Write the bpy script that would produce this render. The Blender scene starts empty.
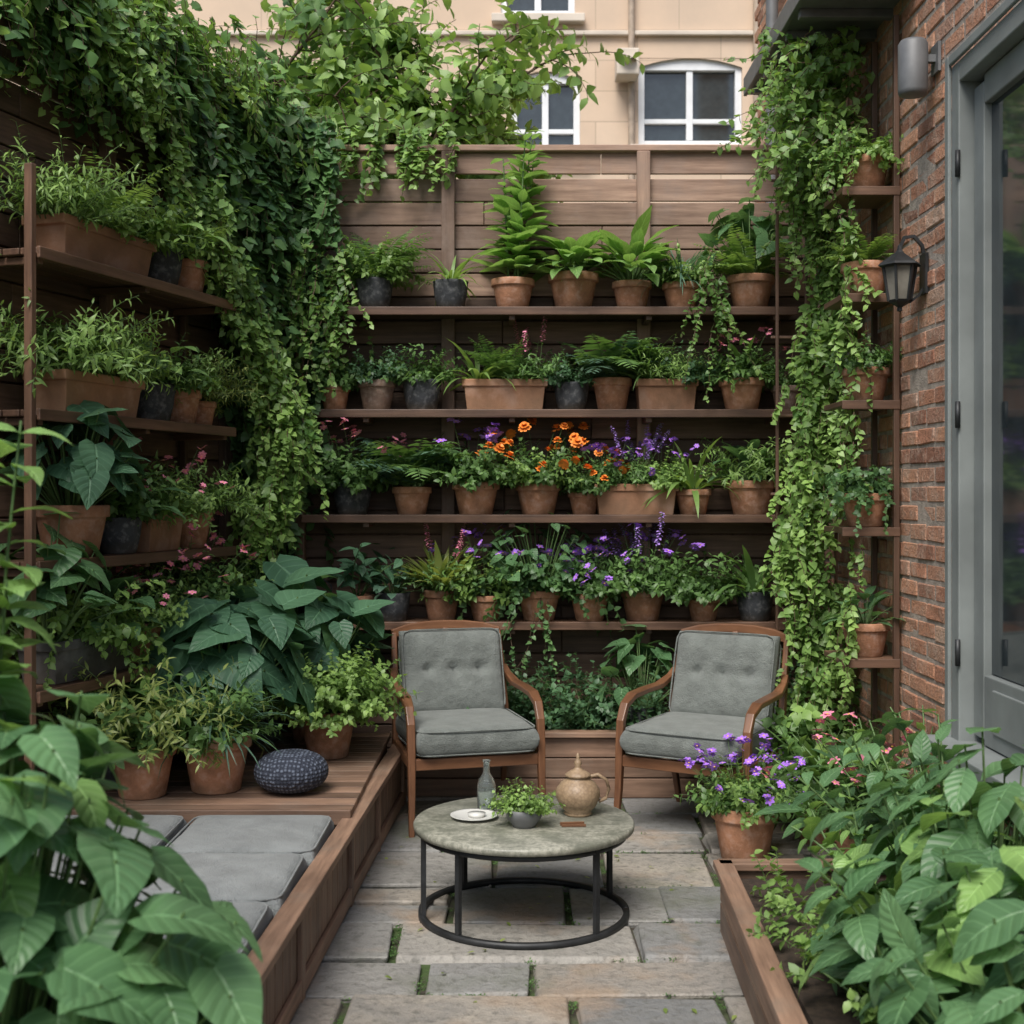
import bpy, math, random
import numpy as np
from mathutils import Vector, Matrix
RNG=np.random.default_rng(7); random.seed(7)
sc=bpy.context.scene; COL=sc.collection
rad=math.radians
def nrm(a): return a/(np.linalg.norm(a,axis=-1,keepdims=True)+1e-9)
UP=np.array([0,0,1.0])

# ---------------------------------------------------------------- materials
def newmat(name):
    m=bpy.data.materials.new(name); m.use_nodes=True
    nt=m.node_tree; return m,nt,nt.nodes,nt.links,nt.nodes['Principled BSDF']
def N(nt,typ,**kw):
    n=nt.nodes.new(typ)
    for k,v in kw.items(): setattr(n,k,v)
    return n
def mth(nt,op,a,b=None,c=None):
    n=nt.nodes.new('ShaderNodeMath'); n.operation=op
    for i,v in enumerate((a,b,c)):
        if v is None: continue
        if isinstance(v,(int,float)): n.inputs[i].default_value=v
        else: nt.links.new(v,n.inputs[i])
    return n.outputs[0]
def mixc(nt,f,a,b,bt='MIX'):
    n=nt.nodes.new('ShaderNodeMix'); n.data_type='RGBA'; n.blend_type=bt
    for s,v in ((n.inputs[0],f),(n.inputs[6],a),(n.inputs[7],b)):
        if isinstance(v,(int,float)): s.default_value=v
        elif isinstance(v,tuple): s.default_value=(*v[:3],1)
        else: nt.links.new(v,s)
    return n.outputs[2]
def mrange(nt,v,a,b,c=0,d=1):
    n=nt.nodes.new('ShaderNodeMapRange'); nt.links.new(v,n.inputs[0])
    for i,x in zip((1,2,3,4),(a,b,c,d)): n.inputs[i].default_value=x
    return n.outputs[0]
def noise(nt,vec,scale,detail=4,rough=.55):
    n=N(nt,'ShaderNodeTexNoise'); n.inputs['Scale'].default_value=scale
    n.inputs['Detail'].default_value=detail; n.inputs['Roughness'].default_value=rough
    if vec is not None: nt.links.new(vec,n.inputs['Vector'])
    return n.outputs[0]
def bump(nt,h,bsdf,st=.3,dist=.01):
    b=nt.nodes.new('ShaderNodeBump'); b.inputs['Strength'].default_value=st; b.inputs['Distance'].default_value=dist
    nt.links.new(h,b.inputs['Height']); nt.links.new(b.outputs[0],bsdf.inputs['Normal']); return b
def attr(nt,name,out='Fac'):
    a=nt.nodes.new('ShaderNodeAttribute'); a.attribute_name=name; return a.outputs[out]
def grey(nt,v):
    cb=N(nt,'ShaderNodeCombineXYZ'); [nt.links.new(v,cb.inputs[i]) for i in range(3)]; return cb.outputs[0]
def desat(c,k=.13,g=1.06):
    l=.25*c[0]+.65*c[1]+.1*c[2]; return tuple((x*(1-k)+l*k)*g for x in c)

def leafmat(name,dark,light,vein=False,rough=.42,trans=.3):
    dark=desat(dark); light=desat(light)
    m,nt,ns,lk,b=newmat(name)
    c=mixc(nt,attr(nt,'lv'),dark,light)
    tc=N(nt,'ShaderNodeTexCoord'); nz=noise(nt,tc.outputs['Object'],6,1)
    c=mixc(nt,mrange(nt,nz,.4,.65,0,.5),c,tuple(x*.6 for x in dark))
    if vein:
        sp=N(nt,'ShaderNodeSeparateXYZ'); lk.new(tc.outputs['UV'],sp.inputs[0])
        u=mth(nt,'MULTIPLY',mth(nt,'ABSOLUTE',mth(nt,'SUBTRACT',sp.outputs[0],.5)),2)
        s=mth(nt,'PINGPONG',mth(nt,'SUBTRACT',mth(nt,'MULTIPLY',sp.outputs[1],7),mth(nt,'MULTIPLY',u,1.5)),.5)
        v1=mrange(nt,s,0,.1,1,0); v2=mrange(nt,u,.02,.09,1,0); v=mth(nt,'MAXIMUM',mth(nt,'MULTIPLY',v1,.7),v2)
        c=mixc(nt,mth(nt,'MULTIPLY',v,.4),c,tuple(min(1,x*1.6+.02) for x in light))
        h=mth(nt,'SUBTRACT',mth(nt,'MULTIPLY',s,1.6),v2)
        bump(nt,h,b,.55,.004)
    lk.new(c,b.inputs['Base Color']); b.inputs['Roughness'].default_value=rough
    b.inputs['Specular IOR Level'].default_value=.4
    t=N(nt,'ShaderNodeBsdfTranslucent'); tcol=mixc(nt,.5,c,(min(.9,light[0]*1.7),min(.9,light[1]*1.7),light[2]*.7)); lk.new(tcol,t.inputs[0])
    mx=N(nt,'ShaderNodeMixShader'); mx.inputs[0].default_value=trans
    lk.new(b.outputs[0],mx.inputs[1]); lk.new(t.outputs[0],mx.inputs[2]); lk.new(mx.outputs[0],ns['Material Output'].inputs[0])
    return m
LM={
 'mid':leafmat('leaf_mid',(.042,.11,.026),(.155,.31,.065)),
 'bright':leafmat('leaf_bright',(.09,.20,.035),(.29,.47,.09)),
 'dark':leafmat('leaf_dark',(.026,.08,.036),(.09,.21,.085)),
 'blue':leafmat('leaf_blue',(.045,.12,.08),(.14,.28,.18)),
 'yellow':leafmat('leaf_yellow',(.13,.20,.03),(.38,.46,.10)),
 'ivy':leafmat('leaf_ivy',(.032,.10,.035),(.13,.28,.075)),
 'vine':leafmat('leaf_vine',(.085,.20,.035),(.29,.48,.09)),
 'bigdark':leafmat('leaf_bigdark',(.028,.10,.055),(.10,.24,.12),True),
 'bigmid':leafmat('leaf_bigmid',(.042,.125,.048),(.14,.30,.11),True,.38),
 'bigbright':leafmat('leaf_bigbright',(.09,.22,.04),(.27,.48,.11),True,.4),
}
def plain(name,c,rough=.6,metal=0,var=.25,scale=12,bmp=0,**kw):
    m,nt,ns,lk,b=newmat(name)
    tc=N(nt,'ShaderNodeTexCoord'); nz=noise(nt,tc.outputs['Object'],scale,3)
    col=mixc(nt,mrange(nt,nz,.3,.7,0,1),tuple(x*(1-var) for x in c),tuple(min(1,x*(1+var)) for x in c))
    lk.new(col,b.inputs['Base Color']); b.inputs['Roughness'].default_value=rough; b.inputs['Metallic'].default_value=metal
    if bmp: bump(nt,noise(nt,tc.outputs['Object'],scale*5,4),b,bmp,.01)
    for k,v in kw.items(): b.inputs[k.replace('_',' ')].default_value=v
    return m
STEM=plain('stem_green',(.09,.16,.05),.6); STEMB=plain('stem_brown',(.10,.065,.04),.8)
FL={'purple':plain('petal_purple',(.34,.15,.66),.6,var=.35,scale=60),'orange':plain('petal_orange',(.85,.24,.03),.6,var=.3,scale=60),
 'pink':plain('petal_pink',(.78,.26,.38),.6,var=.3,scale=60),'lav':plain('petal_lavender',(.36,.22,.62),.6,var=.3,scale=60),'yel':plain('petal_yellow',(.75,.45,.04),.6)}
def wood(name,c1,c2,rough=.65,gs=22,bmp=.4,weather=None):
    m,nt,ns,lk,b=newmat(name)
    g=attr(nt,'gc','Vector'); mp=N(nt,'ShaderNodeMapping'); mp.inputs['Scale'].default_value=(1.6,gs,gs); lk.new(g,mp.inputs[0])
    n1=noise(nt,mp.outputs[0],1.6,5,.65)
    c=mixc(nt,mrange(nt,n1,.3,.72),c1,c2)
    c=mixc(nt,1.0,c,grey(nt,mrange(nt,attr(nt,'lv'),0,1,.6,1.35)),'MULTIPLY')
    tc=N(nt,'ShaderNodeTexCoord'); big=noise(nt,tc.outputs['Object'],1.7,4,.6)
    c=mixc(nt,mrange(nt,big,.42,.75,0,.6),c,tuple(x*.45 for x in c1))
    if weather: c=mixc(nt,mrange(nt,noise(nt,tc.outputs['Object'],3.1,5,.7),.5,.75,0,.7),c,weather)
    lk.new(c,b.inputs['Base Color']); b.inputs['Roughness'].default_value=rough
    bump(nt,n1,b,bmp,.004); return m
W_FENCE=wood('fence_wood',(.07,.042,.029),(.20,.122,.084),.7,20,.6)
W_TOP=wood('fence_wood_weathered',(.17,.105,.075),(.36,.24,.175),.75,20,.6,(.25,.19,.16))
W_SHELF=wood('shelf_wood',(.085,.046,.030),(.20,.112,.07),.5)
W_BENCH=wood('bench_wood',(.135,.08,.053),(.32,.20,.135),.6,20,.5,(.20,.16,.125))
W_CHAIR=wood('chair_wood',(.10,.043,.022),(.25,.118,.058),.38,14,.15)
def terra(name,c):
    m,nt,ns,lk,b=newmat(name); tc=N(nt,'ShaderNodeTexCoord'); oi=N(nt,'ShaderNodeObjectInfo')
    va=N(nt,'ShaderNodeVectorMath'); va.operation='ADD'; lk.new(tc.outputs['Object'],va.inputs[0])
    cb=N(nt,'ShaderNodeCombineXYZ'); lk.new(mth(nt,'MULTIPLY',oi.outputs['Random'],30),cb.inputs[0]); lk.new(cb.outputs[0],va.inputs[1])
    n1=noise(nt,va.outputs[0],3.5,5,.65); n2=noise(nt,va.outputs[0],7,4)
    col=mixc(nt,mrange(nt,n1,.3,.7),tuple(x*.6 for x in c),tuple(x*1.2 for x in c))
    col=mixc(nt,mrange(nt,n2,.5,.72,0,.6),col,tuple(min(1,x*.6+.2) for x in c))
    sp=N(nt,'ShaderNodeSeparateXYZ'); lk.new(tc.outputs['Object'],sp.inputs[0])
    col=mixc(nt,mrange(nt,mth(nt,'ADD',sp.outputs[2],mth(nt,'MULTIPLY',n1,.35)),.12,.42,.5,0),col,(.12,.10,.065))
    col=mixc(nt,1.0,col,grey(nt,mrange(nt,oi.outputs['Random'],0,1,.72,1.2)),'MULTIPLY')
    lk.new(col,b.inputs['Base Color']); b.inputs['Roughness'].default_value=.82; bump(nt,noise(nt,va.outputs[0],25,4),b,.3,.01); return m
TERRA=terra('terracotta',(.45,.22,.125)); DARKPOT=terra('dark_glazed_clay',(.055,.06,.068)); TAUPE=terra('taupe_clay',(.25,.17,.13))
SOIL=plain('soil',(.045,.03,.02),.95,var=.5,scale=40,bmp=.9)
FABRIC=plain('grey_fabric',(.175,.195,.182),.9,var=.16,scale=14,bmp=0)
def fabric(m):
    nt=m.node_tree; b=nt.nodes['Principled BSDF']; tc=N(nt,'ShaderNodeTexCoord')
    a=N(nt,'ShaderNodeTexVoronoi'); a.inputs['Scale'].default_value=300; nt.links.new(tc.outputs['Object'],a.inputs[0])
    h=mth(nt,'ADD',a.outputs[0],mth(nt,'MULTIPLY',noise(nt,tc.outputs['Object'],16,4),5)); bump(nt,h,b,.8,.006); b.inputs['Sheen Weight'].default_value=.15
fabric(FABRIC)
FABRIC2=plain('bench_fabric',(.24,.26,.26),.9,var=.16,scale=9); fabric(FABRIC2)
METAL=plain('black_metal',(.03,.032,.034),.5,.4,var=.4)
DOORP=plain('door_paint',(.20,.22,.215),.55,var=.16,scale=4,bmp=.1)
WHITEP=plain('white_paint',(.74,.76,.78),.5,var=.05)
GLASSD=plain('window_glass',(.03,.04,.045),.06,0,var=.2,Specular_IOR_Level=.9)
LGLASS=plain('lantern_glass',(.18,.17,.145),.15,0,var=.3)
CERAM=plain('white_ceramic',(.6,.6,.57),.25,var=.04)
GREYM=plain('grey_metal',(.14,.145,.15),.55,.2,var=.15)
m,nt,ns,lk,b=newmat('tan_clay_jug'); tc=N(nt,'ShaderNodeTexCoord'); O=tc.outputs['Object']; vv=N(nt,'ShaderNodeTexVoronoi'); vv.inputs['Scale'].default_value=90; lk.new(O,vv.inputs[0])
n1=noise(nt,O,14,5,.65); c=mixc(nt,mrange(nt,n1,.3,.7),(.22,.15,.09),(.37,.265,.165)); c=mixc(nt,mrange(nt,vv.outputs[0],.35,.7,0,.3),c,(.12,.08,.05))
lk.new(c,b.inputs['Base Color']); b.inputs['Roughness'].default_value=.5; bump(nt,vv.outputs[0],b,.35,.003); JUG=m
m,nt,ns,lk,b=newmat('clear_glass'); b.inputs['Base Color'].default_value=(.85,.92,.9,1); b.inputs['Transmission Weight'].default_value=.95; b.inputs['Roughness'].default_value=.03; b.inputs['IOR'].default_value=1.3; GLASS=m
m,nt,ns,lk,b=newmat('table_stone'); tc=N(nt,'ShaderNodeTexCoord')
n1=noise(nt,tc.outputs['Object'],9,6,.7); n2=noise(nt,tc.outputs['Object'],50,4,.7)
c=mixc(nt,mrange(nt,n1,.4,.6),(.16,.165,.13),(.35,.345,.285)); c=mixc(nt,mrange(nt,n2,.42,.62,0,.7),c,(.12,.125,.10))
lk.new(c,b.inputs['Base Color']); b.inputs['Roughness'].default_value=.42; bump(nt,n2,b,.2,.004); TSTONE=m
m,nt,ns,lk,b=newmat('paving_stone'); tc=N(nt,'ShaderNodeTexCoord'); O=tc.outputs['Object']
n1=noise(nt,O,3.4,6,.7); n2=noise(nt,O,28,5,.7); n3=noise(nt,O,1.9,4); n4=noise(nt,O,1.1,5,.7)
r=N(nt,'ShaderNodeValToRGB'); lk.new(attr(nt,'lv'),r.inputs[0]); e=r.color_ramp.elements; e[0].color=(.18,.185,.185,1); e[1].color=(.42,.38,.32,1)
for p,cc in ((.3,(.26,.26,.25,1)),(.6,(.35,.33,.295,1)),(.8,(.28,.25,.215,1))): x=e.new(p); x.color=cc
c=mixc(nt,mrange(nt,n1,.42,.64,0,.75),r.outputs[0],(.19,.185,.17)); c=mixc(nt,mrange(nt,n2,.5,.66,0,.6),c,(.10,.098,.085))
c=mixc(nt,mrange(nt,n3,.54,.66,0,.55),c,(.36,.25,.16)); c=mixc(nt,mrange(nt,n4,.53,.66,0,.5),c,(.10,.115,.065))
lk.new(c,b.inputs['Base Color']); lk.new(mrange(nt,n1,.3,.7,.38,.8),b.inputs['Roughness'])
bump(nt,mth(nt,'ADD',n1,mth(nt,'MULTIPLY',n2,.5)),b,.9,.02); PAVE=m
m,nt,ns,lk,b=newmat('ground_soil'); tc=N(nt,'ShaderNodeTexCoord'); n1=noise(nt,tc.outputs['Object'],3,5,.7)
c=mixc(nt,mrange(nt,n1,.42,.58),(.055,.045,.035),(.05,.085,.022)); lk.new(c,b.inputs['Base Color']); b.inputs['Roughness'].default_value=.95
bump(nt,noise(nt,tc.outputs['Object'],60,4),b,.8,.01); GROUND=m
m,nt,ns,lk,b=newmat('red_brick'); tc=N(nt,'ShaderNodeTexCoord'); O=tc.outputs['Object']
r=N(nt,'ShaderNodeValToRGB'); lk.new(attr(nt,'lv'),r.inputs[0]); e=r.color_ramp.elements
e[0].color=(.24,.11,.07,1); e[1].color=(.60,.40,.28,1)
for p,cc in ((.3,(.44,.20,.12,1)),(.6,(.56,.29,.175,1)),(.8,(.38,.20,.135,1))):
    x=e.new(p); x.color=cc
n1=noise(nt,O,14,5,.7); n2=noise(nt,O,60,4,.7)
c=mixc(nt,mrange(nt,n1,.46,.66,0,.6),r.outputs[0],(.55,.42,.33)); c=mixc(nt,mrange(nt,n2,.5,.68,0,.6),c,(.16,.09,.06))
lk.new(c,b.inputs['Base Color']); b.inputs['Roughness'].default_value=.9
bump(nt,mth(nt,'ADD',n1,n2),b,.9,.012); BRICK=m
MORTAR=plain('mortar',(.36,.31,.26),.95,var=.3,scale=20,bmp=.6)
m,nt,ns,lk,b=newmat('beige_stone'); tc=N(nt,'ShaderNodeTexCoord')
mp=N(nt,'ShaderNodeMapping'); mp.inputs['Rotation'].default_value=(rad(90),0,0); lk.new(tc.outputs['Object'],mp.inputs[0])
bt=N(nt,'ShaderNodeTexBrick'); lk.new(mp.outputs[0],bt.inputs['Vector']); bt.inputs['Scale'].default_value=1
bt.inputs['Brick Width'].default_value=.9; bt.inputs['Row Height'].default_value=.33; bt.inputs['Mortar Size'].default_value=.007
bt.inputs['Color1'].default_value=(.62,.475,.355,1); bt.inputs['Color2'].default_value=(.68,.53,.40,1); bt.inputs['Mortar'].default_value=(.48,.37,.275,1)
n1=noise(nt,tc.outputs['Object'],1.3,6,.65); c=mixc(nt,mrange(nt,n1,.4,.75,0,.5),bt.outputs[0],(.46,.37,.29))
lk.new(c,b.inputs['Base Color']); b.inputs['Roughness'].default_value=.9; bump(nt,bt.outputs[1],b,-.4,.01); BEIGE=m
TRIM=plain('pale_trim',(.60,.53,.45),.8,var=.12,scale=3)
m,nt,ns,lk,b=newmat('knitted_yarn'); tc=N(nt,'ShaderNodeTexCoord'); v=N(nt,'ShaderNodeTexVoronoi'); v.inputs['Scale'].default_value=62; v.inputs['Randomness'].default_value=.3
lk.new(tc.outputs['Object'],v.inputs[0]); c=mixc(nt,mrange(nt,v.outputs[0],.15,.5),(.15,.18,.24),(.022,.028,.045)); lk.new(c,b.inputs['Base Color']); b.inputs['Roughness'].default_value=.85
bump(nt,mth(nt,'MULTIPLY',v.outputs[0],-1),b,.9,.01); YARN=m

# ---------------------------------------------------------------- mesh builder
PROF={'ovate':([0,.12,.35,.65,.88,1],[.06,.6,1,.75,.3,.02]),'heart':([0,.1,.3,.6,.85,1],[.45,.9,1,.68,.26,.02]),
'blade':([0,.1,.4,.75,1],[.5,.8,1,.6,.02]),'petal':([0,.4,.8,1],[.2,.8,1,.4]),'lance':([0,.2,.45,.8,1],[.05,.7,1,.4,.02])}
class G:
    def __init__(s): s.V=[];s.F=[];s.UV=[];s.LV=[];s.GC=[];s.MI=[];s.SM=[];s.n=0
    def add(s,V,F,mi=0,uv=None,lv=None,gc=None,smooth=True):
        V=np.asarray(V,float).reshape(-1,3); F=np.asarray(F,int).reshape(-1,4); k=len(V)
        s.V.append(V); s.F.append(F+s.n); s.n+=k
        s.UV.append(np.zeros((k,2)) if uv is None else uv.reshape(-1,2))
        s.LV.append(np.full(k,random.random()) if lv is None else np.array(np.broadcast_to(np.asarray(lv,float).reshape(-1),(k,))))
        s.GC.append(V if gc is None else np.asarray(gc,float).reshape(-1,3))
        s.MI.append(np.full(len(F),mi) if np.isscalar(mi) else np.asarray(mi)); s.SM.append(np.full(len(F),smooth))
    def leaves(s,P,D,U,L,W,mi=0,prof='ovate',bend=.6,fold=.18,nseg=4,lv=.5,back=0,cols=3,wave=0):
        n=len(P)
        if n==0: return
        D=nrm(D); S=nrm(np.cross(D,U)); Nn=np.cross(S,D); t=np.linspace(0,1,nseg+1)
        b=np.broadcast_to(np.asarray(bend,float),(n,))*RNG.uniform(.5,1.4,n)+.02; L=np.broadcast_to(L,(n,)).astype(float); W=np.broadcast_to(W,(n,)).astype(float)
        bt=b[:,None]*t; ax=np.sin(bt)/b[:,None]*L[:,None]; az=-(1-np.cos(bt))/b[:,None]*L[:,None]
        w=np.interp(t,*PROF[prof])[None]*W[:,None]/2
        C=np.linspace(-1,1,cols); a=np.abs(C)
        ph=RNG.uniform(0,6.28,(n,1,1))
        A=ax[:,:,None]-back*L[:,None,None]*a*((1-t)**3)[None,:,None]
        H=az[:,:,None]+w[:,:,None]*(fold*1.6*a-fold*.9*a*a)
        if wave: H=H+wave*L[:,None,None]*np.sin(t[None,:,None]*14+ph+C*1.3)*a
        X=w[:,:,None]*C
        V=P[:,None,None,:]+D[:,None,None,:]*A[...,None]+Nn[:,None,None,:]*H[...,None]+S[:,None,None,:]*X[...,None]
        m=(nseg+1)*cols; f=[]
        for i in range(nseg):
            for c in range(cols-1):
                o=i*cols+c; f.append((o,o+1,o+cols+1,o+cols))
        F=(np.array(f)[None]+(np.arange(n)*m)[:,None,None]).reshape(-1,4)
        uv=np.zeros((n,nseg+1,cols,2)); uv[...,0]=(C+1)/2; uv[...,1]=t[None,:,None]
        s.add(V,F,mi,uv,np.repeat(np.broadcast_to(lv,(n,)),m))
    def tubes(s,pts,r0,r1,mi=1,sides=4):
        pts=np.asarray(pts,float); n,K,_=pts.shape
        T=np.zeros_like(pts); T[:,:-1]=pts[:,1:]-pts[:,:-1]; T[:,-1]=T[:,-2]; T=nrm(T)
        A=nrm(np.cross(T,np.array([.31,.17,.93]))); B=np.cross(A,T); ang=np.arange(sides)/sides*2*math.pi
        r=np.linspace(r0,r1,K)[None,:,None,None]
        V=pts[:,:,None,:]+r*(A[:,:,None,:]*np.cos(ang)[:,None]+B[:,:,None,:]*np.sin(ang)[:,None])
        f=[(i*sides+j,i*sides+(j+1)%sides,(i+1)*sides+(j+1)%sides,(i+1)*sides+j) for i in range(K-1) for j in range(sides)]
        F=(np.array(f)[None]+(np.arange(n)*K*sides)[:,None,None]).reshape(-1,4); s.add(V,F,mi)
    def lathe(s,prof,mi=0,sides=28,c=(0,0,0),smooth=True):
        prof=np.array(prof,float); ang=np.arange(sides)/sides*2*math.pi; K=len(prof)
        V=np.zeros((K,sides,3)); V[...,0]=prof[:,:1]*np.cos(ang)+c[0]; V[...,1]=prof[:,:1]*np.sin(ang)+c[1]; V[...,2]=prof[:,1:2]+c[2]
        f=[(i*sides+j,i*sides+(j+1)%sides,(i+1)*sides+(j+1)%sides,(i+1)*sides+j) for i in range(K-1) for j in range(sides)]
        s.add(V,f,mi if np.isscalar(mi) else np.repeat(np.array(mi),sides),smooth=smooth)
    def box(s,c,size,mi=0,rot=None,lv=None,jit=0):
        sx,sy,sz=[x/2 for x in size]
        v=np.array([(x,y,z) for x in(-sx,sx) for y in(-sy,sy) for z in(-sz,sz)])
        o=np.argsort([-x for x in size]); gc=v[:,o]+RNG.uniform(-9,9,3)
        if jit: v=v+RNG.normal(0,1,v.shape)*np.array(jit)
        if rot is not None: v=v@np.array(rot.to_3x3()).T
        f=[(0,1,3,2),(4,6,7,5),(0,4,5,1),(2,3,7,6),(0,2,6,4),(1,5,7,3)]
        s.add(v+np.array(c),f,mi,lv=random.random() if lv is None else lv,gc=gc,smooth=False)
    def bar(s,path,w,h,side=(1,0,0),mi=0,smooth=False):
        p=np.array(path,float); K=len(p); T=np.zeros_like(p); T[1:-1]=p[2:]-p[:-2]; T[0]=p[1]-p[0]; T[-1]=p[-1]-p[-2]; T=nrm(T)
        sd=nrm(np.array(side,float)[None]-T*(T@np.array(side,float))[:,None]); u=np.cross(sd,T)
        w=np.broadcast_to(w,(K,))[:,None]/2; h=np.broadcast_to(h,(K,))[:,None]/2
        V=np.stack([p+sd*w+u*h,p-sd*w+u*h,p-sd*w-u*h,p+sd*w-u*h],1)
        L=np.concatenate([[0],np.cumsum(np.linalg.norm(np.diff(p,axis=0),axis=1))])
        gc=np.zeros((K,4,3)); gc[...,0]=L[:,None]; gc[:,:,1]=[0,.03,.03,0]; gc[:,:,2]=[0,0,.03,.03]; gc+=RNG.uniform(-5,5,3)
        f=[(i*4+j,i*4+(j+1)%4,(i+1)*4+(j+1)%4,(i+1)*4+j) for i in range(K-1) for j in range(4)]+[(3,2,1,0),(K*4-4,K*4-3,K*4-2,K*4-1)]
        s.add(V,f,mi,lv=random.uniform(.4,.7),gc=gc,smooth=smooth)
    def mesh(s,name,mats):
        V=np.concatenate(s.V); F=np.concatenate(s.F); me=bpy.data.meshes.new(name)
        me.vertices.add(len(V)); me.vertices.foreach_set('co',V.ravel())
        me.loops.add(F.size); me.loops.foreach_set('vertex_index',F.ravel().astype(np.int32))
        me.polygons.add(len(F)); me.polygons.foreach_set('loop_start',np.arange(0,F.size,4,dtype=np.int32))
        me.polygons.foreach_set('material_index',np.concatenate(s.MI).astype(np.int32)); me.polygons.foreach_set('use_smooth',np.concatenate(s.SM))
        uv=np.concatenate(s.UV); l=me.uv_layers.new(name='UVMap'); l.data.foreach_set('uv',uv[F.ravel()].ravel().astype(np.float32))
        a=me.attributes.new('lv','FLOAT','POINT'); a.data.foreach_set('value',np.concatenate(s.LV).astype(np.float32))
        a=me.attributes.new('gc','FLOAT_VECTOR','POINT'); a.data.foreach_set('vector',np.concatenate(s.GC).ravel().astype(np.float32))
        for x in mats: me.materials.append(x)
        me.update(calc_edges=True); me.validate(); return me
    def obj(s,name,mats,parent=None,bevel=0,seg=2,loc=None,rz=0):
        return mkobj(name,s.mesh(name,mats),parent,bevel,seg,loc,rz)
def mkobj(name,me,parent=None,bevel=0,seg=2,loc=None,rz=0,scale=None):
    o=bpy.data.objects.new(name,me); COL.objects.link(o)
    if parent: o.parent=parent
    if loc is not None: o.location=loc
    if rz: o.rotation_euler[2]=rz
    if scale is not None: o.scale=scale if hasattr(scale,'__len__') else (scale,)*3
    if bevel:
        b=o.modifiers.new('bev','BEVEL'); b.width=bevel; b.segments=seg; b.limit_method='ANGLE'; b.angle_limit=rad(40)
    return o
def empty(name,loc=(0,0,0),rz=0):
    o=bpy.data.objects.new(name,None); o.empty_display_size=.1; COL.objects.link(o); o.location=loc; o.rotation_euler[2]=rz; return o

# ---------------------------------------------------------------- plant growth
def leafon(g,pts,nl,L,W,mi=0,prof='ovate',t0=.25,arr='spiral',lel=.6,bend=.7,fold=.18,nseg=3,cols=3,taper=.35,out=None,back=0,wave=0,lvb=0):
    ns,K1,_=pts.shape
    t=np.clip(t0+(1-t0)*(np.arange(nl)[None]+RNG.random((ns,nl)))/nl,0,.999); ix=t*(K1-1); i0=ix.astype(int); fr=(ix-i0)[...,None]
    r=np.arange(ns)[:,None]; a=pts[r,i0]; b=pts[r,i0+1]; P=a+(b-a)*fr; T=nrm(b-a+1e-6)
    A=nrm(np.cross(T,np.array([.02,.03,1.]))); B=np.cross(A,T)
    if arr=='spiral':
        ph=(np.arange(nl)*2.4)[None]+RNG.uniform(0,.9,(ns,nl))+RNG.uniform(0,6,(ns,1)); R=A*np.cos(ph)[...,None]+B*np.sin(ph)[...,None]
        D=T*(1-lel)+R*lel+RNG.normal(0,.12,P.shape); U=T*.6+UP*.7+RNG.normal(0,.2,P.shape)
    else:
        sg=np.where(np.arange(nl)%2==0,1,-1)[None,:,None]; D=T*(1-lel)+A*sg*lel+RNG.normal(0,.05,P.shape); U=B+RNG.normal(0,.08,P.shape)
    if out is not None:
        o=np.broadcast_to(out,(ns,3))[:,None,:]
        ph=RNG.uniform(0,6.28,(ns,nl,1)); R=A*np.cos(ph)+B*np.sin(ph)
        D=R*.7+np.array([0,0,-.4])+o*.45+RNG.normal(0,.2,P.shape); U=o*.8+UP*.8+RNG.normal(0,.38,P.shape)
    sz=(1-taper*t)*RNG.uniform(.7,1.25,t.shape)
    if arr!='spiral' and out is None: sz=np.sin(np.clip(t,0,1)*2.6+.35)*RNG.uniform(.9,1.1,t.shape)
    lb=lvb if np.isscalar(lvb) else np.asarray(lvb)[:,None]
    lv=np.clip(RNG.random(t.shape)*.6+.4*t**1.5+lb,0,1.25)
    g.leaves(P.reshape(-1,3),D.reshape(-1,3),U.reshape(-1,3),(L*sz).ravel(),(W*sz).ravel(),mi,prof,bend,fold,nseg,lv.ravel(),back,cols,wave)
def grow(ns,slen,lean,droop,pos=(0,0,0),br=.03,K=8,wob=.12,az=None):
    if az is None: az=RNG.uniform(0,2*math.pi,ns)
    ln=RNG.uniform(*slen,ns); th0=np.radians(RNG.uniform(*lean,ns)); dr=np.radians(RNG.uniform(*droop,ns))
    rr=br*np.sqrt(RNG.random(ns)); p=np.zeros((ns,K+1,3)); p[:,0]=np.array(pos)+np.stack([rr*np.cos(az),rr*np.sin(az),0*az],1)
    for k in range(K):
        th=np.minimum(th0+dr*((k+.5)/K)**1.2,rad(172)); az=az+RNG.normal(0,wob,ns)
        d=np.stack([np.sin(th)*np.cos(az),np.sin(th)*np.sin(az),np.cos(th)],1); p[:,k+1]=p[:,k]+d*(ln/K)[:,None]
    return p
def branch(starts,dirs,lens,grav=0,K=8,wig=.2):
    n=len(starts); p=np.zeros((n,K+1,3)); p[:,0]=starts; d=nrm(np.array(dirs,float)); v=np.zeros((n,3)); lens=np.broadcast_to(lens,(n,))
    for k in range(K):
        v=v*.8+RNG.normal(0,wig,(n,3)); dd=nrm(d+v+np.array([0,0,-grav])*((k+1)/K)); p[:,k+1]=p[:,k]+dd*(lens/K)[:,None]
    return p
def offshoots(pts,per,t0=.3,spread=.8):
    ns,K1,_=pts.shape; t=np.clip(t0+(1-t0)*RNG.random((ns,per)),0,.999); ix=t*(K1-1); i0=ix.astype(int); r=np.arange(ns)[:,None]
    a=pts[r,i0]; b=pts[r,i0+1]; P=a+(b-a)*(ix-i0)[...,None]; D=nrm(nrm(b-a)+RNG.normal(0,spread,P.shape)); return P.reshape(-1,3),D.reshape(-1,3)
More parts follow.
